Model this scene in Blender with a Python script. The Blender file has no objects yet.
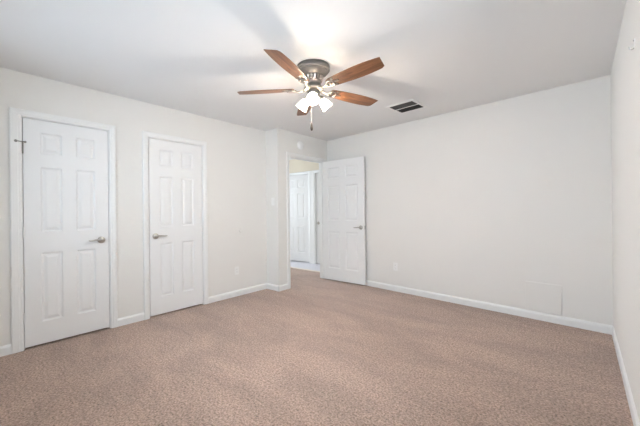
import bpy, bmesh, math, random
from mathutils import Vector, Matrix
PI = math.pi
scene = bpy.context.scene
C = scene.collection
random.seed(7)

# ------------------------------------------------------------------ camera
F_PX = 304.576                                  # focal length in pixels of a 640 px wide frame
cam_data = bpy.data.cameras.new('camera')
cam_data.sensor_fit = 'HORIZONTAL'
cam_data.sensor_width = 36.0
cam_data.lens = F_PX * 36.0 / 640.0
cam_data.shift_y = -(213.0 - 210.87) / 640.0
cam_data.clip_start = 0.02
cam = bpy.data.objects.new('camera', cam_data)
R_ = Vector((0.75848, 0.651597, -0.011424))
U_ = Vector((0.009193, 0.00683, 0.999934))
W_ = Vector((-0.651632, 0.758535, 0.00081))
cam.matrix_world = Matrix(((R_.x, U_.x, -W_.x, 0.0), (R_.y, U_.y, -W_.y, 0.0), (R_.z, U_.z, -W_.z, 1.191), (0, 0, 0, 1)))
C.objects.link(cam)
scene.camera = cam

# ------------------------------------------------------------------ world, daylight, exposure
world = bpy.data.worlds.new('world')
scene.world = world
world.use_nodes = True
bg = world.node_tree.nodes['Background']
bg.inputs['Color'].default_value = (0.75, 0.91, 1.03, 1)
bg.inputs['Strength'].default_value = 2.7
scene.view_settings.view_transform = 'Standard'
scene.view_settings.look = 'None'
scene.view_settings.gamma = 1.0
scene.view_settings.exposure = 0.12
scene.cycles.sample_clamp_indirect = 80.0


def area_light(name, loc, direction, sx, sy, watts, color):
    d = bpy.data.lights.new(name, 'AREA')
    d.shape = 'RECTANGLE'; d.size = sx; d.size_y = sy
    d.energy = watts; d.color = color
    o = bpy.data.objects.new(name, d)
    o.location = loc
    o.rotation_euler = Vector(direction).to_track_quat('-Z', 'Y').to_euler()
    C.objects.link(o)
    return o


DAY_BACK = 32.0
FILL_SIDE = 12.0  # fill lamp behind the added right-wall window
DAY_HALL = 75.0
BULB_W = 16.0
BULB_L = 470.0                                 # radiance of the lit bulbs
# daylight and an added side fill, standing just outside the window panes
area_light('daylight', (-1.60, -0.62, 1.50), (0, 1, 0), 3.2, 1.45, DAY_BACK, (0.64, 0.77, 1.0))
area_light('added_side_fill', (0.53, 1.00, 1.50), (-1, 0, 0), 1.6, 1.45, FILL_SIDE, (0.86, 0.94, 1.0))  # fill added to even out the walls facing right
area_light('daylight_hall', (-6.86, 4.25, 1.30), (1, 0, 0), 1.35, 1.45, DAY_HALL, (0.80, 0.88, 1.0))


# ------------------------------------------------------------------ materials
def new_mat(name):
    m = bpy.data.materials.new(name)
    m.use_nodes = True
    nt = m.node_tree
    return m, nt, nt.nodes['Principled BSDF']


def N(nt, t, **kw):
    n = nt.nodes.new(t)
    for k, v in kw.items():
        if k in n.inputs:
            n.inputs[k].default_value = v
        else:
            setattr(n, k, v)
    return n


def paint(name, col, rough, bump=0.0, scale=220.0, var=0.012):
    m, nt, b = new_mat(name)
    L = nt.links
    tc = N(nt, 'ShaderNodeTexCoord')
    nz = N(nt, 'ShaderNodeTexNoise', Scale=2.3, Detail=3.0)
    L.new(tc.outputs['Object'], nz.inputs['Vector'])
    mix = N(nt, 'ShaderNodeMixRGB')
    mix.inputs[1].default_value = tuple(c * (1 - var) for c in col) + (1,)
    mix.inputs[2].default_value = tuple(min(1, c * (1 + var)) for c in col) + (1,)
    L.new(nz.outputs['Fac'], mix.inputs[0])
    L.new(mix.outputs[0], b.inputs['Base Color'])
    b.inputs['Roughness'].default_value = rough
    if bump:
        n2 = N(nt, 'ShaderNodeTexNoise', Scale=scale, Detail=2.0)
        L.new(tc.outputs['Object'], n2.inputs['Vector'])
        bp = N(nt, 'ShaderNodeBump', Strength=bump, Distance=0.002)
        L.new(n2.outputs['Fac'], bp.inputs['Height'])
        L.new(bp.outputs['Normal'], b.inputs['Normal'])
    return m


def metal(name, col, rough, metallic=1.0):
    m, nt, b = new_mat(name)
    tc = N(nt, 'ShaderNodeTexCoord')
    nz = N(nt, 'ShaderNodeTexNoise', Scale=60.0, Detail=3.0)
    nt.links.new(tc.outputs['Object'], nz.inputs['Vector'])
    mr = N(nt, 'ShaderNodeMapRange')
    mr.inputs['To Min'].default_value = rough - 0.05
    mr.inputs['To Max'].default_value = rough + 0.07
    nt.links.new(nz.outputs['Fac'], mr.inputs['Value'])
    nt.links.new(mr.outputs['Result'], b.inputs['Roughness'])
    b.inputs['Base Color'].default_value = tuple(col) + (1,)
    b.inputs['Metallic'].default_value = metallic
    return m


M = {}
M['wall'] = paint('wall_paint', (0.808, 0.789, 0.754), 0.75, 0.12)
M['ceiling'] = paint('ceiling_paint', (0.83, 0.825, 0.815), 0.9, 0.15, 120.0)
M['trim'] = paint('trim_paint', (0.85, 0.845, 0.83), 0.4)
M['door'] = paint('door_paint', (0.845, 0.838, 0.83), 0.42)
M['hall'] = paint('hall_paint', (0.74, 0.66, 0.53), 0.8, 0.1)
M['plastic'] = paint('white_plastic', (0.88, 0.87, 0.85), 0.35)
M['dark'] = paint('dark_void', (0.06, 0.06, 0.06), 0.9)
M['vent_dark'] = paint('vent_louver_paint', (0.075, 0.075, 0.07), 0.6)
M['nickel'] = metal('satin_nickel', (0.50, 0.475, 0.44), 0.30)
M['pewter'] = metal('brushed_pewter', (0.30, 0.28, 0.255), 0.52)
M['fob'] = paint('dark_fob_wood', (0.030, 0.018, 0.012), 0.4)
M['hall_floor'] = paint('hall_floor_pale', (0.66, 0.64, 0.68), 0.35, 0.0)
M['strip'] = paint('pale_strip', (0.78, 0.70, 0.60), 0.5)


def carpet_mat():
    m, nt, b = new_mat('carpet_pile')
    L = nt.links
    tc = N(nt, 'ShaderNodeTexCoord')
    fine = N(nt, 'ShaderNodeTexNoise', Scale=78.0, Detail=5.0, Roughness=0.72)
    L.new(tc.outputs['Object'], fine.inputs['Vector'])
    mid = N(nt, 'ShaderNodeTexNoise', Scale=26.0, Detail=3.0, Roughness=0.6)
    L.new(tc.outputs['Object'], mid.inputs['Vector'])
    mp = N(nt, 'ShaderNodeMapping')
    mp.inputs['Rotation'].default_value = (0, 0, math.radians(35))
    mp.inputs['Scale'].default_value = (1.0, 2.6, 1.0)
    L.new(tc.outputs['Object'], mp.inputs['Vector'])
    big = N(nt, 'ShaderNodeTexNoise', Scale=1.15, Detail=4.0, Roughness=0.55, Distortion=0.6)
    L.new(mp.outputs['Vector'], big.inputs['Vector'])
    cr = N(nt, 'ShaderNodeValToRGB')
    e = cr.color_ramp.elements
    e[0].position = 0.36; e[0].color = (0.130, 0.082, 0.062, 1)
    e[1].position = 0.66; e[1].color = (0.640, 0.460, 0.370, 1)
    k = cr.color_ramp.elements.new(0.5); k.color = (0.445, 0.302, 0.233, 1)
    L.new(fine.outputs['Fac'], cr.inputs['Fac'])

    def mul(src, noise, lo, hi, a=0.3, z=0.7):
        mr = N(nt, 'ShaderNodeMapRange')
        mr.inputs['From Min'].default_value = a; mr.inputs['From Max'].default_value = z
        mr.inputs['To Min'].default_value = lo; mr.inputs['To Max'].default_value = hi
        L.new(noise.outputs['Fac'], mr.inputs['Value'])
        v = N(nt, 'ShaderNodeVectorMath', operation='SCALE')
        L.new(src, v.inputs[0]); L.new(mr.outputs['Result'], v.inputs['Scale'])
        return v.outputs['Vector']
    c = mul(cr.outputs['Color'], mid, 0.88, 1.12)
    c = mul(c, big, 0.88, 1.10, 0.38, 0.62)
    L.new(c, b.inputs['Base Color'])
    b.inputs['Roughness'].default_value = 0.95
    b.inputs['Specular IOR Level'].default_value = 0.1
    b.inputs['Sheen Weight'].default_value = 0.25
    b.inputs['Sheen Roughness'].default_value = 0.6
    bp = N(nt, 'ShaderNodeBump', Strength=0.9, Distance=0.010)
    L.new(fine.outputs['Fac'], bp.inputs['Height'])
    L.new(bp.outputs['Normal'], b.inputs['Normal'])
    return m


def wood_mat():
    m, nt, b = new_mat('walnut_blade_wood')
    L = nt.links
    tc = N(nt, 'ShaderNodeTexCoord')
    mp = N(nt, 'ShaderNodeMapping')
    mp.inputs['Scale'].default_value = (2.2, 26.0, 8.0)
    L.new(tc.outputs['Object'], mp.inputs['Vector'])
    nz = N(nt, 'ShaderNodeTexNoise', Scale=1.6, Detail=5.0, Roughness=0.6, Distortion=1.3)
    L.new(mp.outputs['Vector'], nz.inputs['Vector'])
    cr = N(nt, 'ShaderNodeValToRGB')
    e = cr.color_ramp.elements
    e[0].position = 0.30; e[0].color = (0.075, 0.030, 0.013, 1)
    e[1].position = 0.70; e[1].color = (0.270, 0.118, 0.052, 1)
    L.new(nz.outputs['Fac'], cr.inputs['Fac'])
    L.new(cr.outputs['Color'], b.inputs['Base Color'])
    b.inputs['Roughness'].default_value = 0.38
    return m


def shade_mat():
    m = bpy.data.materials.new('frosted_shade_glass')
    m.use_nodes = True
    nt = m.node_tree
    nt.nodes.remove(nt.nodes['Principled BSDF'])
    out = nt.nodes['Material Output']
    tl = N(nt, 'ShaderNodeBsdfTranslucent', Color=(0.62, 0.60, 0.57, 1))
    df = N(nt, 'ShaderNodeBsdfDiffuse', Color=(0.72, 0.70, 0.68, 1))
    tr = N(nt, 'ShaderNodeBsdfTransparent', Color=(1, 1, 1, 1))
    m1 = N(nt, 'ShaderNodeMixShader'); m1.inputs[0].default_value = 0.4
    m2 = N(nt, 'ShaderNodeMixShader'); m2.inputs[0].default_value = 0.08
    nt.links.new(tl.outputs[0], m1.inputs[1]); nt.links.new(df.outputs[0], m1.inputs[2])
    nt.links.new(m1.outputs[0], m2.inputs[1]); nt.links.new(tr.outputs[0], m2.inputs[2])
    nt.links.new(m2.outputs[0], out.inputs['Surface'])
    return m


def emit_mat(name, col, s):
    m, nt, b = new_mat(name)
    b.inputs['Base Color'].default_value = (0.9, 0.9, 0.9, 1)
    b.inputs['Emission Color'].default_value = tuple(col) + (1,)
    b.inputs['Emission Strength'].default_value = s
    return m


def glass_mat():
    m = bpy.data.materials.new('window_glass')
    m.use_nodes = True
    nt = m.node_tree
    nt.nodes.remove(nt.nodes['Principled BSDF'])
    out = nt.nodes['Material Output']
    tr = N(nt, 'ShaderNodeBsdfTransparent', Color=(0.97, 0.98, 0.98, 1))
    gl = N(nt, 'ShaderNodeBsdfGlossy', Roughness=0.02)
    fr = N(nt, 'ShaderNodeFresnel', IOR=1.3)
    mx = N(nt, 'ShaderNodeMixShader')
    nt.links.new(fr.outputs[0], mx.inputs[0])
    nt.links.new(tr.outputs[0], mx.inputs[1]); nt.links.new(gl.outputs[0], mx.inputs[2])
    nt.links.new(mx.outputs[0], out.inputs['Surface'])
    return m


M['carpet'] = carpet_mat()
M['wood'] = wood_mat()
M['shade'] = shade_mat()
M['bulb'] = emit_mat('lit_bulb', (1.0, 0.89, 0.78), BULB_L)
M['glass'] = glass_mat()


# ------------------------------------------------------------------ mesh helpers
def box(bm, x0, x1, y0, y1, z0, z1, mat=None):
    vs = [bm.verts.new((x, y, z)) for x in (x0, x1) for y in (y0, y1) for z in (z0, z1)]
    for f in ((0, 1, 3, 2), (4, 6, 7, 5), (0, 4, 5, 1), (2, 3, 7, 6), (0, 2, 6, 4), (1, 5, 7, 3)):
        bm.faces.new([vs[i] for i in f])
    if mat is not None:
        for v in vs:
            v.co = mat @ v.co
    return vs


def loft(bm, rings, closed=True, cap=True):
    """rings of equal length -> skin"""
    R = [[bm.verts.new(p) for p in r] for r in rings]
    n = len(R[0])
    for a, b in zip(R, R[1:]):
        for i in range(n if closed else n - 1):
            j = (i + 1) % n
            bm.faces.new((a[i], a[j], b[j], b[i]))
    if cap and closed:
        bm.faces.new(R[0][::-1]); bm.faces.new(R[-1])
    return R


def lathe(bm, prof, seg=40, mat=None, cap=True):
    """prof of (r, z), spun about local Z"""
    rings = []
    for r, z in prof:
        ring = [Vector((r * math.cos(2 * PI * i / seg), r * math.sin(2 * PI * i / seg), z)) for i in range(seg)]
        rings.append([mat @ p for p in ring] if mat is not None else ring)
    return loft(bm, rings, True, cap)


def tube(bm, pts, radii, seg=12, flat=1.0):
    pts = [Vector(p) for p in pts]
    rings = []
    up = Vector((0, 0, 1))
    for i, p in enumerate(pts):
        t = (pts[min(i + 1, len(pts) - 1)] - pts[max(i - 1, 0)]).normalized()
        a = t.cross(up)
        if a.length < 1e-3:
            a = Vector((1, 0, 0))
        a.normalize()
        b = a.cross(t).normalized()
        r = radii[i] if isinstance(radii, (list, tuple)) else radii
        rings.append([p + a * (r * math.cos(2 * PI * k / seg)) + b * (r * flat * math.sin(2 * PI * k / seg)) for k in range(seg)])
    loft(bm, rings)


def torus(bm, R, r, mat, seg=28, ms=10):
    rings = []
    V = []
    for i in range(seg):
        a = 2 * PI * i / seg
        V.append([bm.verts.new(mat @ Vector(((R + r * math.cos(2 * PI * k / ms)) * math.cos(a), (R + r * math.cos(2 * PI * k / ms)) * math.sin(a), r * math.sin(2 * PI * k / ms)))) for k in range(ms)])
    for i in range(seg):
        for k in range(ms):
            bm.faces.new((V[i][k], V[(i + 1) % seg][k], V[(i + 1) % seg][(k + 1) % ms], V[i][(k + 1) % ms]))


def prism(bm, poly, z0, z1, mat=None):
    lo = [Vector((x, y, z0)) for x, y in poly]
    hi = [Vector((x, y, z1)) for x, y in poly]
    if mat is not None:
        lo = [mat @ v for v in lo]; hi = [mat @ v for v in hi]
    loft(bm, [lo, hi])


def obj(name, bm, mat, parent=None, smooth=False, bevel=0.0, loc=None, rotz=None):
    bmesh.ops.recalc_face_normals(bm, faces=bm.faces)
    if smooth:
        for f in bm.faces:
            f.smooth = True
        for e in bm.edges:
            if len(e.link_faces) == 2 and e.calc_face_angle(0) > math.radians(38):
                e.smooth = False
    me = bpy.data.meshes.new(name)
    bm.to_mesh(me); bm.free()
    me.materials.append(mat)
    o = bpy.data.objects.new(name, me)
    C.objects.link(o)
    if parent is not None:
        o.parent = parent
    if loc is not None:
        o.location = loc
    if rotz is not None:
        o.rotation_euler = (0, 0, rotz)
    if bevel:
        b = o.modifiers.new('bevel', 'BEVEL'); b.width = bevel; b.segments = 2; b.limit_method = 'ANGLE'
    return o


def tag(o, label, cat, group=None, kind=None):
    o['label'] = label; o['category'] = cat
    if group: o['group'] = group
    if kind: o['kind'] = kind
    return o


def thing(name, label, cat, loc, rotz=0.0, group=None):
    o = bpy.data.objects.new(name, None)
    o.empty_display_size = 0.1
    C.objects.link(o)
    o.location = loc; o.rotation_euler = (0, 0, rotz)
    return tag(o, label, cat, group)


def struct(o, label=None, cat=None):
    o['kind'] = 'structure'
    if label: o['label'] = label
    if cat: o['category'] = cat
    return o


# ------------------------------------------------------------------ room shell
H = 2.44
XL, XD, XR = -3.718, -3.442, 0.2165           # left wall, doorway wall, right wall
YB, YJ = -0.28, 3.046                         # wall behind the viewer, short return wall
T = 0.118


def yf(x):                                    # the long wall runs a few degrees off square
    return 3.970 - 0.0728 * x


YC = yf(XD)                                   # corner of doorway wall and long wall
YH = 5.13                                     # far wall of the hall
D1 = (0.329, 0.969); D2 = (1.355, 1.995); DH = 2.048
D3 = (3.285, 4.125)
D4 = (-5.535, -4.748); D5 = (-4.545, -3.80)
WIN = (-3.20, 0.0, 0.80, 2.20)
WIN_ADDED = (0.25, 1.75, 0.80, 2.20)  # opening added in the unseen part of the right wall, for side light
WINH = (3.60, 4.90, 0.60, 2.05)

bm = bmesh.new(); box(bm, -6.9, 0.45, -0.5, 4.49, -0.06, 0.0)
struct(obj('floor', bm, M['carpet']), 'beige brown cut pile carpet covering the bedroom floor', 'carpet')
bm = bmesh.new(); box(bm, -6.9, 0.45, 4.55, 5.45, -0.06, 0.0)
struct(obj('floor_hall', bm, M['hall_floor']), 'pale bluish grey hall floor beyond the doorway', 'floor')  # one even pale bluish grey tone past the strip
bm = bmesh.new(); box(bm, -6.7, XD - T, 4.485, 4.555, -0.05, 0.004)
struct(obj('trim_1', bm, M['strip']), 'pale strip between carpet and hall floor', 'border')  # paler band across the floor where the carpet ends
bm = bmesh.new(); box(bm, -6.9, 0.45, -0.5, 5.45, H, H + 0.08)
struct(obj('ceiling', bm, M['ceiling']), 'white flat bedroom ceiling', 'ceiling')


def wall_boxes(bm, axis, a0, a1, t0, t1, openings):
    """a wall along axis ('x' or 'y') from a0 to a1, thickness t0..t1, with openings (s0, s1, z0, z1)"""
    def put(s0, s1, z0, z1):
        if s1 - s0 < 1e-4 or z1 - z0 < 1e-4:
            return
        if axis == 'y': box(bm, t0, t1, s0, s1, z0, z1)
        else: box(bm, s0, s1, t0, t1, z0, z1)
    cur = a0
    for s0, s1, z0, z1 in sorted(openings):
        put(cur, s0, 0, H)
        put(s0, s1, 0, z0); put(s0, s1, z1, H)
        cur = s1
    put(cur, a1, 0, H)


JT = 0.019                                    # jamb board thickness
bm = bmesh.new()
wall_boxes(bm, 'y', YB, YJ, XL - T, XL, [(D1[0] - JT, D1[1] + JT, 0, DH + JT), (D2[0] - JT, D2[1] + JT, 0, DH + JT)])
struct(obj('wall_left', bm, M['wall']), 'off white wall holding the two closed closet doors', 'wall')
bm = bmesh.new(); box(bm, XL - T, XD, YJ, YJ + T, 0, H)
struct(obj('wall_return', bm, M['wall']), 'narrow off white return wall carrying the light switch', 'wall')
bm = bmesh.new()
wall_boxes(bm, 'y', YJ + T, YH, XD - T, XD, [(D3[0] - JT, D3[1] + JT, 0, DH + JT)])
struct(obj('wall_doorway', bm, M['wall']), 'off white wall around the open doorway to the hall', 'wall')
bm = bmesh.new()
prism(bm, [(XD, YC), (XR + 0.12, yf(XR + 0.12)), (XR + 0.12, yf(XR + 0.12) + T), (XD, YC + T)], 0, H)
struct(obj('wall_far', bm, M['wall']), 'long plain off white wall with the low access panel', 'wall')
bm = bmesh.new(); wall_boxes(bm, 'y', YB, yf(XR), XR, XR + T, [WIN_ADDED])
struct(obj('wall_right', bm, M['wall']), 'off white wall at the right edge of the room', 'wall')
bm = bmesh.new()
wall_boxes(bm, 'x', XL - T, XR + T, YB - T, YB, [WIN])
struct(obj('wall_back', bm, M['wall']))
# closets behind the left wall, hall beyond the doorway
bm = bmesh.new(); box(bm, -4.46, -4.40, YB, YJ, 0, H)
struct(obj('wall_closet_back', bm, M['dark']))
bm = bmesh.new(); box(bm, -4.40, XL - T, 1.13, 1.19, 0, H)
struct(obj('wall_closet_divider', bm, M['dark']))
bm = bmesh.new(); box(bm, -4.40, XL - T, YB - T, YB - 0.06, 0, H)
struct(obj('wall_closet_end', bm, M['dark']))
bm = bmesh.new(); box(bm, -6.66, XL - T, YJ, YJ + T, 0, H)
struct(obj('wall_hall_near', bm, M['hall']))
bm = bmesh.new()
wall_boxes(bm, 'y', YJ + T, YH, -6.66, -6.66 + T, [WINH])
struct(obj('wall_hall_end', bm, M['hall']))
bm = bmesh.new()
wall_boxes(bm, 'x', -6.66, XD, YH, YH + T, [(D4[0] - JT, D4[1] + JT, 0, DH + JT), (D5[0] - JT, D5[1] + JT, 0, DH + JT)])
struct(obj('wall_hall', bm, M['hall']), 'tan hall wall above the white hall doors', 'wall')
bm = bmesh.new(); box(bm, -6.66, XD, YH + 0.24, YH + 0.28, 0, H)
struct(obj('wall_hall_closet', bm, M['dark']))


# ------------------------------------------------------------------ windows behind the viewer and in the hall, plus an added side one
def window(name, axis, s0, s1, z0, z1, t0, t1, mull):
    bm = bmesh.new(); w = 0.05
    tm = (t0 + t1) / 2

    def put(a, b, c, d, u0, u1):
        if axis == 'x': box(bm, a, b, u0, u1, c, d)
        else: box(bm, u0, u1, a, b, c, d)
    put(s0, s1, z0, z0 + w, t0, t1); put(s0, s1, z1 - w, z1, t0, t1)
    put(s0, s0 + w, z0 + w, z1 - w, t0, t1); put(s1 - w, s1, z0 + w, z1 - w, t0, t1)
    for k in range(1, mull + 1):
        s = s0 + (s1 - s0) * k / (mull + 1)
        put(s - 0.03, s + 0.03, z0 + w, z1 - w, tm - 0.025, tm + 0.025)
    zc = (z0 + z1) / 2
    put(s0 + w, s1 - w, zc - 0.018, zc + 0.018, tm - 0.018, tm + 0.018)
    o = struct(obj(name, bm, M['trim'], bevel=0.003))
    bm = bmesh.new()
    put(s0 + w, s1 - w, z0 + w, z1 - w, tm - 0.002, tm + 0.002)
    obj('pane', bm, M['glass'], o)


window('window_1', 'x', WIN[0], WIN[1], WIN[2], WIN[3], YB - 0.10, YB - 0.02, 3)
window('window_added_side', 'y', WIN_ADDED[0], WIN_ADDED[1], WIN_ADDED[2], WIN_ADDED[3], XR + 0.02, XR + 0.10, 1)  # window added out of view, only to let in side fill
window('window_2', 'y', WINH[0], WINH[1], WINH[2], WINH[3], -6.66 + 0.02, -6.66 + 0.10, 1)


# ------------------------------------------------------------------ baseboards, casings
BB = [(0.0, 0.0), (0.0125, 0.0), (0.0125, 0.062), (0.0105, 0.070), (0.0065, 0.077), (0.003, 0.083), (0.0, 0.084)]


def base_run(bm, p0, p1, nrm):
    p0 = Vector((p0[0], p0[1], 0)); p1 = Vector((p1[0], p1[1], 0)); n = Vector((nrm[0], nrm[1], 0)).normalized()
    loft(bm, [[p + n * d + Vector((0, 0, z)) for d, z in BB] for p in (p0, p1)])


CW = 0.058                                    # casing width
RV = 0.006                                    # reveal
# casing cross-section: (across from the opening outwards, off the wall)
CP = [(0.0, 0.0), (0.0, 0.008), (0.004, 0.011), (0.016, 0.0115), (0.022, 0.0145), (0.040, 0.0165), (0.052, 0.0165), (0.058, 0.013), (0.058, 0.0)]


def casing(origin, along, nrm, s0, s1, ztop, depth, wl):
    """three-sided mitred casing plus the jamb boards of one doorway"""
    o = Vector(origin); a = Vector(along); n = Vector(nrm); z = Vector((0, 0, 1))
    bm = bmesh.new()
    i0, i1, zt = s0 - RV, s1 + RV, ztop + RV
    rings = []
    for (s, zz, ds, dz) in ((i0, 0, -1, 0), (i0, zt, -1, 1), (i1, zt, 1, 1), (i1, 0, 1, 0)):
        rings.append([o + a * (s + ds * d * (wl if ds < 0 else 1.0)) + z * (zz + dz * d) + n * t for d, t in CP])
    loft(bm, rings)
    # jamb boards and stops
    mt = Matrix((( a.x, -n.x, 0, o.x), (a.y, -n.y, 0, o.y), (0, 0, 1, 0), (0, 0, 0, 1)))
    box(bm, s0 - JT, s0, 0.0, depth, 0, ztop + JT, mt)
    box(bm, s1, s1 + JT, 0.0, depth, 0, ztop + JT, mt)
    box(bm, s0, s1, 0.0, depth, ztop, ztop + JT, mt)
    return bm, mt


def trim_door(name, label, origin, along, nrm, s0, s1, ztop, stop_at, wl=1.0):
    bm, mt = casing(origin, along, nrm, s0, s1, ztop, T, wl)
    if stop_at is not None:
        q = 0.011
        box(bm, s0, s0 + q, stop_at, stop_at + 0.035, 0, ztop, mt)
        box(bm, s1 - q, s1, stop_at, stop_at + 0.035, 0, ztop, mt)
        box(bm, s0 + q, s1 - q, stop_at, stop_at + 0.035, ztop - q, ztop, mt)
    return struct(obj(name, bm, M['trim']), label, 'door casing')


LD = ((XL, 0, 0), (0, 1, 0), (1, 0, 0))
trim_door('trim_2', 'white casing around the closet door at the left edge', *LD, D1[0], D1[1], DH, 0.040, 1.28)
trim_door('trim_3', 'white casing around the closet door nearer the room corner', *LD, D2[0], D2[1], DH, 0.040)
trim_door('trim_4', 'white casing around the open bedroom doorway', (XD, 0, 0), (0, 1, 0), (1, 0, 0), D3[0], D3[1], DH, 0.040)
trim_door('trim_5', 'white casing around the bright hall door', (0, YH, 0), (1, 0, 0), (0, -1, 0), D4[0], D4[1], DH, 0.062)
trim_door('trim_6', 'white casing around the shaded hall door', (0, YH, 0), (1, 0, 0), (0, -1, 0), D5[0], D5[1], DH, 0.062)

ow = CW + RV
bm = bmesh.new(); box(bm, D4[1] + ow, D5[0] - ow, YH - 0.012, YH, 0, DH + ow)
struct(obj('trim_7', bm, M['trim']), 'flat white board between the two hall doors', 'door casing')
bm = bmesh.new()
for y0, y1 in ((YB, D1[0] - ow - 0.016), (D1[1] + ow, D2[0] - ow), (D2[1] + ow, YJ)):
    base_run(bm, (XL, y0), (XL, y1), (1, 0))
struct(obj('baseboard_left', bm, M['trim']), 'white baseboard along the closet door wall', 'baseboard')
bm = bmesh.new()
base_run(bm, (XL, YJ), (XD + 0.0125, YJ), (0, -1))
struct(obj('baseboard_return', bm, M['trim']), 'short white baseboard on the narrow return wall', 'baseboard')
bm = bmesh.new()
base_run(bm, (XD, YJ - 0.0125), (XD, D3[0] - ow), (1, 0))
struct(obj('baseboard_doorway', bm, M['trim']), 'short white baseboard beside the open doorway', 'baseboard')
bm = bmesh.new()
base_run(bm, (XD, YC), (XR, yf(XR)), (-0.0728, -1))
struct(obj('baseboard_far', bm, M['trim']), 'white baseboard along the long plain wall', 'baseboard')
bm = bmesh.new()
base_run(bm, (XR, YB), (XR, yf(XR)), (-1, 0))
struct(obj('baseboard_right', bm, M['trim']), 'white baseboard along the right wall', 'baseboard')
bm = bmesh.new()
base_run(bm, (-6.54, YH), (D4[0] - ow, YH), (0, -1))
struct(obj('baseboard_hall', bm, M['trim']))


# ------------------------------------------------------------------ doors
def panel_leaf(w, h, t, stile, mull):
    """six-panel moulded door leaf; local X across, front at y=0 facing -Y, z from 0"""
    bm = bmesh.new()
    pw = (w - 2 * stile - mull) / 2
    xs = [0, stile, stile + pw, stile + pw + mull, w - stile, w]
    zs = [0, 0.200, 0.822, 1.012, 1.600, 1.722, 1.913, h]
    for side in (0, 1):
        def P(x, d, z):                        # d = depth into the leaf
            return (x, d if side == 0 else t - d, z)
        for i in range(5):
            for j in range(7):
                x0, x1, z0, z1 = xs[i], xs[i + 1], zs[j], zs[j + 1]
                if i in (1, 3) and j in (1, 3, 5):
                    prof = [(0, 0), (0.006, 0.0055), (0.014, 0.0085), (0.020, 0.0085), (0.040, 0.003), (0.044, 0.0025)]
                    rings = [[bm.verts.new(P(x, d, z)) for x, z in ((x0 + m, z0 + m), (x1 - m, z0 + m), (x1 - m, z1 - m), (x0 + m, z1 - m))] for m, d in prof]
                    for a, b in zip(rings, rings[1:]):
                        for k in range(4):
                            bm.faces.new((a[k], a[(k + 1) % 4], b[(k + 1) % 4], b[k]))
                    bm.faces.new(rings[-1])
                else:
                    bm.faces.new([bm.verts.new(P(x, 0, z)) for x, z in ((x0, z0), (x1, z0), (x1, z1), (x0, z1))])
    for i in range(5):
        for z in (0, h):
            bm.faces.new([bm.verts.new(v) for v in ((xs[i], 0, z), (xs[i + 1], 0, z), (xs[i + 1], t, z), (xs[i], t, z))])
    for j in range(7):
        for x in (0, w):
            bm.faces.new([bm.verts.new(v) for v in ((x, 0, zs[j]), (x, t, zs[j]), (x, t, zs[j + 1]), (x, 0, zs[j + 1]))])
    bmesh.ops.remove_doubles(bm, verts=bm.verts, dist=1e-5)
    return bm


def lever(parent, x, z, yface, out, dirx, reach=0.052):
    """rose, neck and curved lever; out = -1 towards the front face, +1 off the back"""
    bm = bmesh.new()
    mt = Matrix.Translation((x, yface, z)) @ Matrix.Rotation(PI / 2 if out < 0 else -PI / 2, 4, 'X')
    lathe(bm, [(0.034, 0.0), (0.034, 0.004), (0.031, 0.010), (0.022, 0.014), (0.013, 0.016), (0.0115, 0.020), (0.0115, reach - 0.004)], 28, mt)
    h = obj('door_handle', bm, M['nickel'], parent, smooth=True)
    h['label'] = 'satin nickel lever handle'
    bm = bmesh.new()
    pts = []; rad = []
    for k in range(13):
        u = k / 12
        pts.append((x + dirx * (-0.012 + 0.125 * u), yface + out * (reach - 0.004 - 0.010 * math.sin(u * PI * 0.9)), z + 0.004 * math.sin(u * PI * 1.9) + 0.004 * u))
        rad.append(0.0125 * (1 - 0.32 * u) if 0 < k < 12 else 0.005)
    tube(bm, pts, rad, 12, 0.8)
    obj('lever', bm, M['nickel'], h, smooth=True)
    return h


def hinge(parent, x, z, y=-0.004, mat='trim'):
    bm = bmesh.new()
    lathe(bm, [(0.003, -0.050), (0.0055, -0.047), (0.0055, 0.047), (0.003, 0.050)], 12, Matrix.Translation((x, y, z)))
    box(bm, x - 0.0015, x + 0.0015, y, y + 0.03, z - 0.044, z + 0.044)
    return obj('hinge', bm, M[mat], parent, smooth=True)


LT = 0.035
ZB = 0.018
LH = 2.026


def door(name, label, loc, rotz, w, stile, mull, hx, hdir, hinge_x, back_reach=0.052):
    o = obj(name, panel_leaf(w, LH, LT, stile, mull), M['door'], loc=loc, rotz=rotz)
    struct(o, label, 'door')
    lever(o, hx, 0.906, 0.0, -1, hdir)
    lever(o, hx, 0.906, LT, 1, hdir, back_reach)
    return o


d1 = door('door_1', 'closed white six panel closet door at the left edge, its hinges on the left', (XL, D1[0] + 0.004, ZB), PI / 2, 0.632, 0.113, 0.105, 0.568, -1, 0)
for z, hm in ((0.255, 'trim'), (1.015, 'trim'), (1.758, 'pewter')):
    hinge(d1, -0.002, z, -0.004, hm)
# hinge pin door stop on the top hinge
bm = bmesh.new()
tube(bm, [(-0.002, -0.010, 1.812), (-0.030, -0.018, 1.812), (-0.046, -0.012, 1.812)], [0.004, 0.004, 0.004], 10)
lathe(bm, [(0.011, 0), (0.012, 0.006), (0.009, 0.012)], 14, Matrix.Translation((-0.046, -0.018, 1.812)) @ Matrix.Rotation(-PI / 2, 4, 'X'))
tube(bm, [(-0.002, -0.010, 1.812), (0.008, -0.016, 1.812), (0.014, -0.012, 1.812)], [0.004, 0.004, 0.004], 10)
lathe(bm, [(0.008, 0), (0.009, 0.005), (0.006, 0.010)], 14, Matrix.Translation((0.014, -0.014, 1.812)) @ Matrix.Rotation(-PI / 2, 4, 'X'))
obj('hinge_pin_stop', bm, M['pewter'], d1, smooth=True)['label'] = 'dark metal door stop on the top hinge'
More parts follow.
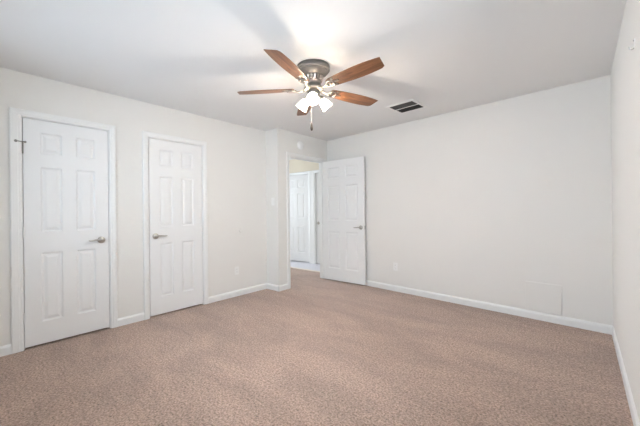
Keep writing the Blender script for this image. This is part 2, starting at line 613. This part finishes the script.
# strike shadowed latch plate
bm = bmesh.new(); box(bm, 0.6315, 0.6335, 0.004, 0.028, 0.876, 0.936)
obj('latch_plate', bm, M['pewter'], d1)

d2 = door('door_2', 'closed white six panel closet door nearer the corner, lever on its left', (XL, D2[0] + 0.004, ZB), PI / 2, 0.632, 0.113, 0.105, 0.064, 1, 1)
for z in (0.255, 1.015, 1.822):
    hinge(d2, 0.634, z)

A3 = math.radians(1.6)
d3 = door('door_3', 'white six panel bedroom door standing open against the long wall', (XD + 0.012, 4.066, ZB), A3, 0.835, 0.118, 0.112, 0.771, -1, 0, 0.030)
for z in (0.255, 1.015, 1.822):
    hinge(d3, -0.003, z, 0.036)
bm = bmesh.new(); box(bm, 0.8345, 0.8365, 0.005, 0.030, 0.876, 0.936)
obj('latch_plate', bm, M['nickel'], d3)

A4 = math.radians(8.0)
d4 = door('door_4', 'bright daylit white hall door seen through the open doorway', (D4[1] - 0.022 - 0.757 * math.cos(A4), YH + 0.030 - 0.757 * math.sin(A4), ZB), A4, 0.757, 0.118, 0.105, 0.064, 1, 1)
for z in (0.255, 1.015, 1.822):
    hinge(d4, 0.766, z)
d5 = door('door_5', 'shaded white hall door showing only its lever beside the open bedroom door', (D5[0] + 0.004, YH + 0.026, ZB), 0.0, 0.737, 0.113, 0.105, 0.064, 1, 1)
for z in (0.255, 1.015, 1.822):
    hinge(d5, 0.740, z)


# ------------------------------------------------------------------ ceiling fan
FX, FY = -1.745, 1.965
fan = thing('ceiling_fan', 'five blade brown wood ceiling fan with pewter motor and three lit lamps', 'ceiling fan', (FX, FY, H))
bm = bmesh.new()
lathe(bm, [(0.132, 0.0), (0.140, -0.003), (0.141, -0.010), (0.134, -0.014), (0.134, -0.020), (0.140, -0.025), (0.141, -0.038), (0.135, -0.046),
           (0.127, -0.048), (0.127, -0.054), (0.117, -0.066), (0.103, -0.078), (0.091, -0.087), (0.086, -0.091)], 56)
obj('motor_housing', bm, M['pewter'], fan, smooth=True)
bm = bmesh.new()
lathe(bm, [(0.064, -0.088), (0.064, -0.108), (0.056, -0.132)], 48)
cc = obj('vent_collar', bm, M['vent_dark'], fan, smooth=True)
cc['label'] = 'dark vented collar under the motor'
bm = bmesh.new()
n = 18
for k in range(n):                              # cast fins of the vent collar
    mt = Matrix.Rotation(2 * PI * k / n, 4, 'Z')
    pts = [(0.060, -0.090), (0.085, -0.091), (0.089, -0.100), (0.082, -0.120), (0.064, -0.133), (0.054, -0.115)]
    loft(bm, [[mt @ Vector((r, y, z)) for r, z in pts] for y in (-0.007, 0.007)])
obj('collar_fins', bm, M['nickel'], cc)
bm = bmesh.new()
lathe(bm, [(0.050, -0.128), (0.068, -0.131), (0.073, -0.137), (0.066, -0.144), (0.062, -0.154), (0.067, -0.168), (0.078, -0.182), (0.084, -0.192), (0.082, -0.203), (0.070, -0.210), (0.050, -0.213)], 48)
obj('flywheel', bm, M['pewter'], fan, smooth=True)
bm = bmesh.new()
lathe(bm, [(0.044, -0.210), (0.050, -0.214), (0.052, -0.222), (0.052, -0.242), (0.047, -0.252), (0.040, -0.260), (0.036, -0.272), (0.026, -0.282), (0.012, -0.288), (0.008, -0.296), (0.003, -0.300)], 44)
obj('switch_housing', bm, M['pewter'], fan, smooth=True)

BZ = -0.196


def blade_outline():
    half = [(0.165, 0.036), (0.175, 0.046), (0.20, 0.052), (0.28, 0.059), (0.38, 0.066), (0.46, 0.0685), (0.54, 0.067), (0.60, 0.0625), (0.640, 0.0585)]
    top = half + [(0.664, 0.044)]
    bot = [(r, -y) for r, y in half] + [(0.680, -0.053)]
    return top + bot[::-1]


def make_blade():
    bm = bmesh.new()
    out = blade_outline()
    loft(bm, [[Vector((x, y, -0.003)) for x, y in out], [Vector((x, y, 0.003)) for x, y in out]])
    return bm


PITCH = Matrix.Rotation(math.radians(-12), 4, 'X')
blade0 = obj('blade', make_blade(), M['wood'], None, bevel=0.0015)
blade0.parent = fan


def make_iron():
    bm = bmesh.new()
    # arm dropping from the flywheel out to the blade
    tube(bm, [(0.070, 0, -0.200), (0.092, 0, -0.206), (0.112, 0, -0.212), (0.130, 0, -0.215), (0.150, 0, -0.213), (0.168, 0, -0.210)],
         [0.016, 0.015, 0.013, 0.012, 0.013, 0.012], 12, 0.5)
    mt = Matrix.Translation((0, 0, BZ)) @ PITCH
    ring = mt @ Matrix.Translation((0.190, 0, -0.009))
    torus(bm, 0.035, 0.0075, ring)
    lathe(bm, [(0.0, -0.006), (0.010, -0.005), (0.013, 0.0), (0.013, 0.005)], 20, ring)
    # three-pronged plate under the blade root
    for a, l in ((0.0, 0.075), (0.75, 0.058), (-0.75, 0.058)):
        m2 = ring @ Matrix.Rotation(a, 4, 'Z')
        box(bm, 0.028, l, -0.008, 0.008, 0.000, 0.006, m2)
        lathe(bm, [(0.011, 0.0), (0.011, 0.006)], 16, m2 @ Matrix.Translation((l, 0, 0)))
    return bm


iron0 = obj('blade_bracket', make_iron(), M['pewter'], fan, smooth=True)
AZ0 = -145.0
SAG = Matrix.Translation((0, 0, BZ)) @ Matrix.Rotation(math.radians(-1.5), 4, Vector((0.758, 0.652, 0))) @ Matrix.Translation((0, 0, -BZ))   # the old fan hangs a little off level
for k in range(5):
    az = math.radians(AZ0 + 72 * k)
    b = blade0 if k == 0 else blade0.copy()
    i = iron0 if k == 0 else iron0.copy()
    if k:
        C.objects.link(b); C.objects.link(i)
        b.parent = fan; i.parent = fan
    b.matrix_local = SAG @ Matrix.Rotation(az, 4, 'Z') @ Matrix.Translation((0, 0, BZ)) @ PITCH
    i.matrix_local = SAG @ Matrix.Rotation(az, 4, 'Z')

# light kit
cup0 = shade0 = bulb0 = None
TILT = math.radians(46)


def kit_frame(az):
    """local frame of one lamp: Z along the shade axis, outwards and down"""
    d = Vector((math.cos(az) * math.cos(TILT), math.sin(az) * math.cos(TILT), -math.sin(TILT)))
    q = d.to_track_quat('Z', 'Y').to_matrix().to_4x4()
    neck = Vector((math.cos(az) * 0.074, math.sin(az) * 0.074, -0.272))
    return Matrix.Translation(neck) @ q, neck, d


for k, az_deg in enumerate((-53.0, 67.0, -173.0)):
    az = math.radians(az_deg)
    fr, neck, d = kit_frame(az)
    bm = bmesh.new()
    ca, sa = math.cos(az), math.sin(az)
    tube(bm, [(0.036 * ca, 0.036 * sa, -0.238), (0.050 * ca, 0.050 * sa, -0.240), (0.062 * ca, 0.062 * sa, -0.250), tuple(neck - d * 0.022)], [0.010, 0.010, 0.010, 0.011], 12)
    lathe(bm, [(0.010, -0.026), (0.020, -0.022), (0.025, -0.012), (0.027, 0.004), (0.024, 0.006)], 24, fr)
    arm = obj('lamp_arm', bm, M['pewter'], fan, smooth=True)
    bm = bmesh.new()
    prof = [(0.023, 0.000), (0.025, 0.009), (0.033, 0.021), (0.039, 0.036), (0.041, 0.052), (0.044, 0.069), (0.049, 0.084), (0.053, 0.090)]
    inner = [(r - 0.0025, z) for r, z in prof][::-1]
    lathe(bm, prof + inner, 36, fr, cap=False)
    sh = obj('lamp_shade', bm, M['shade'], fan, smooth=True)
    bm = bmesh.new()
    lathe(bm, [(0.003, 0.002), (0.012, 0.006), (0.013, 0.016), (0.018, 0.024), (0.022, 0.034), (0.022, 0.042), (0.018, 0.050), (0.011, 0.055), (0.002, 0.057)], 24, fr)
    bl = obj('bulb', bm, M['bulb'], sh, smooth=True)
    ld = bpy.data.lights.new('bulb_light', 'POINT')
    ld.energy = BULB_W; ld.color = (1.0, 0.90, 0.79); ld.shadow_soft_size = 0.030
    lo = bpy.data.objects.new('bulb_light', ld)
    C.objects.link(lo)
    lo.parent = fan
    lo.location = neck + d * 0.084

# pull chain with a wooden fob
bm = bmesh.new()
cx, cy = -0.012, -0.018
for k in range(44):
    z = -0.296 - 0.0043 * k
    bmesh.ops.create_icosphere(bm, subdivisions=1, radius=0.0021, matrix=Matrix.Translation((cx, cy, z)))
tube(bm, [(cx, cy, -0.294), (cx, cy, -0.487)], 0.0009, 6)
ch = obj('pull_chain', bm, M['nickel'], fan, smooth=True)
bm = bmesh.new()
lathe(bm, [(0.002, -0.484), (0.005, -0.487), (0.007, -0.500), (0.0105, -0.525), (0.011, -0.540), (0.008, -0.552), (0.003, -0.557)], 20, Matrix.Translation((cx, cy, 0)))
obj('fob', bm, M['fob'], ch, smooth=True)['label'] = 'dark wooden fob'

# ------------------------------------------------------------------ ceiling vent
vent = thing('ceiling_vent', 'square white ceiling vent with dark louvers near the long wall', 'vent', (-1.592, 3.480, H), math.radians(-4.1))
bm = bmesh.new()
a, o_, zt = 0.148, 0.180, -0.008
for (x0, x1, y0, y1) in ((-o_, o_, -o_, -a), (-o_, o_, a, o_), (-o_, -a, -a, a), (a, o_, -a, a)):
    box(bm, x0, x1, y0, y1, zt, 0.0)
obj('vent_frame', bm, M['plastic'], vent, bevel=0.002)
bm = bmesh.new(); box(bm, -a, a, -0.011, 0.011, zt, 0.0)
obj('center_bar', bm, M['plastic'], vent, bevel=0.002)
bm = bmesh.new()
box(bm, -a, a, -a, a, -0.0015, -0.0005)
for s in (-1, 1):
    for k in range(9):
        y = s * (0.020 + k * 0.0148)
        mt = Matrix.Translation((0, y, -0.006)) @ Matrix.Rotation(s * math.radians(38), 4, 'X')
        box(bm, -a, a, -0.005, 0.005, -0.0006, 0.0006, mt)
lv = obj('louvers', bm, M['vent_dark'], vent)
lv['label'] = 'dark grey louvers'

# ------------------------------------------------------------------ smoke detector above the doorway
bm = bmesh.new()
mt = Matrix.Rotation(PI / 2, 4, 'Y')
lathe(bm, [(0.066, 0.0), (0.066, 0.010), (0.062, 0.012), (0.060, 0.024), (0.052, 0.033), (0.030, 0.038), (0.004, 0.039)], 36, mt)
sd = obj('smoke_detector', bm, M['plastic'], smooth=True, loc=(XD, 3.535, 2.258))
tag(sd, 'round white smoke detector on the wall above the open doorway', 'smoke detector')
bm = bmesh.new()
lathe(bm, [(0.010, 0.036), (0.010, 0.042), (0.008, 0.043)], 16, Matrix.Translation((0, 0.0, -0.018)) @ mt)
obj('test_button', bm, M['plastic'], sd, smooth=True)


# ------------------------------------------------------------------ wall plates
def plate_bm(w, h, t):
    bm = bmesh.new()
    box(bm, -w / 2, w / 2, -t, 0, -h / 2, h / 2)
    return bm


def outlet(label, loc, rotz):
    t = thing('electrical_outlet', label, 'outlet', loc, rotz, 'wall outlets')
    obj('plate', plate_bm(0.072, 0.116, 0.006), M['plastic'], t, bevel=0.003)
    for dz in (0.0195, -0.0195):
        bm = bmesh.new()
        pts = [(0.0165 * math.cos(2 * PI * i / 24), max(-0.0135, min(0.0135, 0.0175 * math.sin(2 * PI * i / 24)))) for i in range(24)]
        loft(bm, [[Vector((x, -0.0055, dz + z)) for x, z in pts], [Vector((x, -0.0078, dz + z)) for x, z in pts]])
        r = obj('receptacle', bm, M['plastic'], t)
        bm = bmesh.new()
        for sx in (-0.006, 0.006):
            box(bm, sx - 0.001, sx + 0.001, -0.0081, -0.0076, dz - 0.001, dz + 0.007)
        lathe(bm, [(0.0022, 0.0), (0.0022, 0.0005)], 10, Matrix.Translation((0, -0.0076, dz - 0.007)) @ Matrix.Rotation(PI / 2, 4, 'X'))
        obj('slot', bm, M['dark'], r)
    bm = bmesh.new()
    lathe(bm, [(0.0032, 0.0), (0.0032, 0.0012), (0.001, 0.0016)], 12, Matrix.Translation((0, -0.0058, 0)) @ Matrix.Rotation(PI / 2, 4, 'X'))
    obj('screw', bm, M['plastic'], t)
    return t


outlet('white outlet low on the closet door wall beneath the round bumper', (XL, 2.500, 0.362), PI / 2)
xo = -2.087
outlet('white outlet low on the long wall beside the open door', (xo, yf(xo), 0.360), math.atan(-0.0728))

sw = thing('light_switch', 'white single light switch on the narrow return wall', 'light switch', (-3.553, YJ, 1.345))
obj('plate', plate_bm(0.072, 0.116, 0.006), M['plastic'], sw, bevel=0.003)
bm = bmesh.new(); box(bm, -0.005, 0.005, -0.016, -0.005, -0.004, 0.012, Matrix.Rotation(math.radians(14), 4, 'X'))
obj('toggle', bm, M['plastic'], sw, bevel=0.001)
for dz in (0.030, -0.030):
    bm = bmesh.new()
    lathe(bm, [(0.003, 0.0), (0.003, 0.0012)], 10, Matrix.Translation((0, -0.0058, dz)) @ Matrix.Rotation(PI / 2, 4, 'X'))
    obj('screw', bm, M['plastic'], sw)

bm = bmesh.new()
lathe(bm, [(0.026, 0.0), (0.026, 0.004), (0.023, 0.010), (0.018, 0.014), (0.012, 0.0135), (0.003, 0.012)], 28, mt)
tag(obj('door_bumper', bm, M['wall'], smooth=True, loc=(XL, 2.572, 0.920)),
    'small round white door bumper at handle height on the closet door wall', 'door bumper')

# access panel low on the long wall
xp = -0.320
ap = thing('access_panel', 'flat wall-coloured access panel just above the baseboard of the long wall', 'access panel', (xp, yf(xp), 0.243), math.atan(-0.0728))
bm = bmesh.new(); box(bm, -0.156, 0.156, -0.011, 0, -0.156, 0.156)
obj('panel', bm, M['wall'], ap, bevel=0.002)

# small hook on the right wall
hk = thing('wall_hook', 'tiny pale picture hook high on the right wall', 'hook', (XR, 2.255, 2.035), -PI / 2)
bm = bmesh.new(); box(bm, -0.007, 0.007, -0.003, 0, -0.028, 0.026)
obj('plate', bm, M['plastic'], hk, bevel=0.001)
bm = bmesh.new()
tube(bm, [(0, -0.002, -0.020), (0, -0.012, -0.026), (0, -0.020, -0.020), (0, -0.022, -0.008)], [0.003, 0.003, 0.003, 0.003], 8)
obj('prong', bm, M['nickel'], hk, smooth=True)
bm = bmesh.new()
lathe(bm, [(0.0045, 0), (0.004, 0.004), (0.001, 0.005)], 12, Matrix.Translation((0, -0.003, 0.018)) @ Matrix.Rotation(PI / 2, 4, 'X'))
obj('nail', bm, M['nickel'], hk, smooth=True)
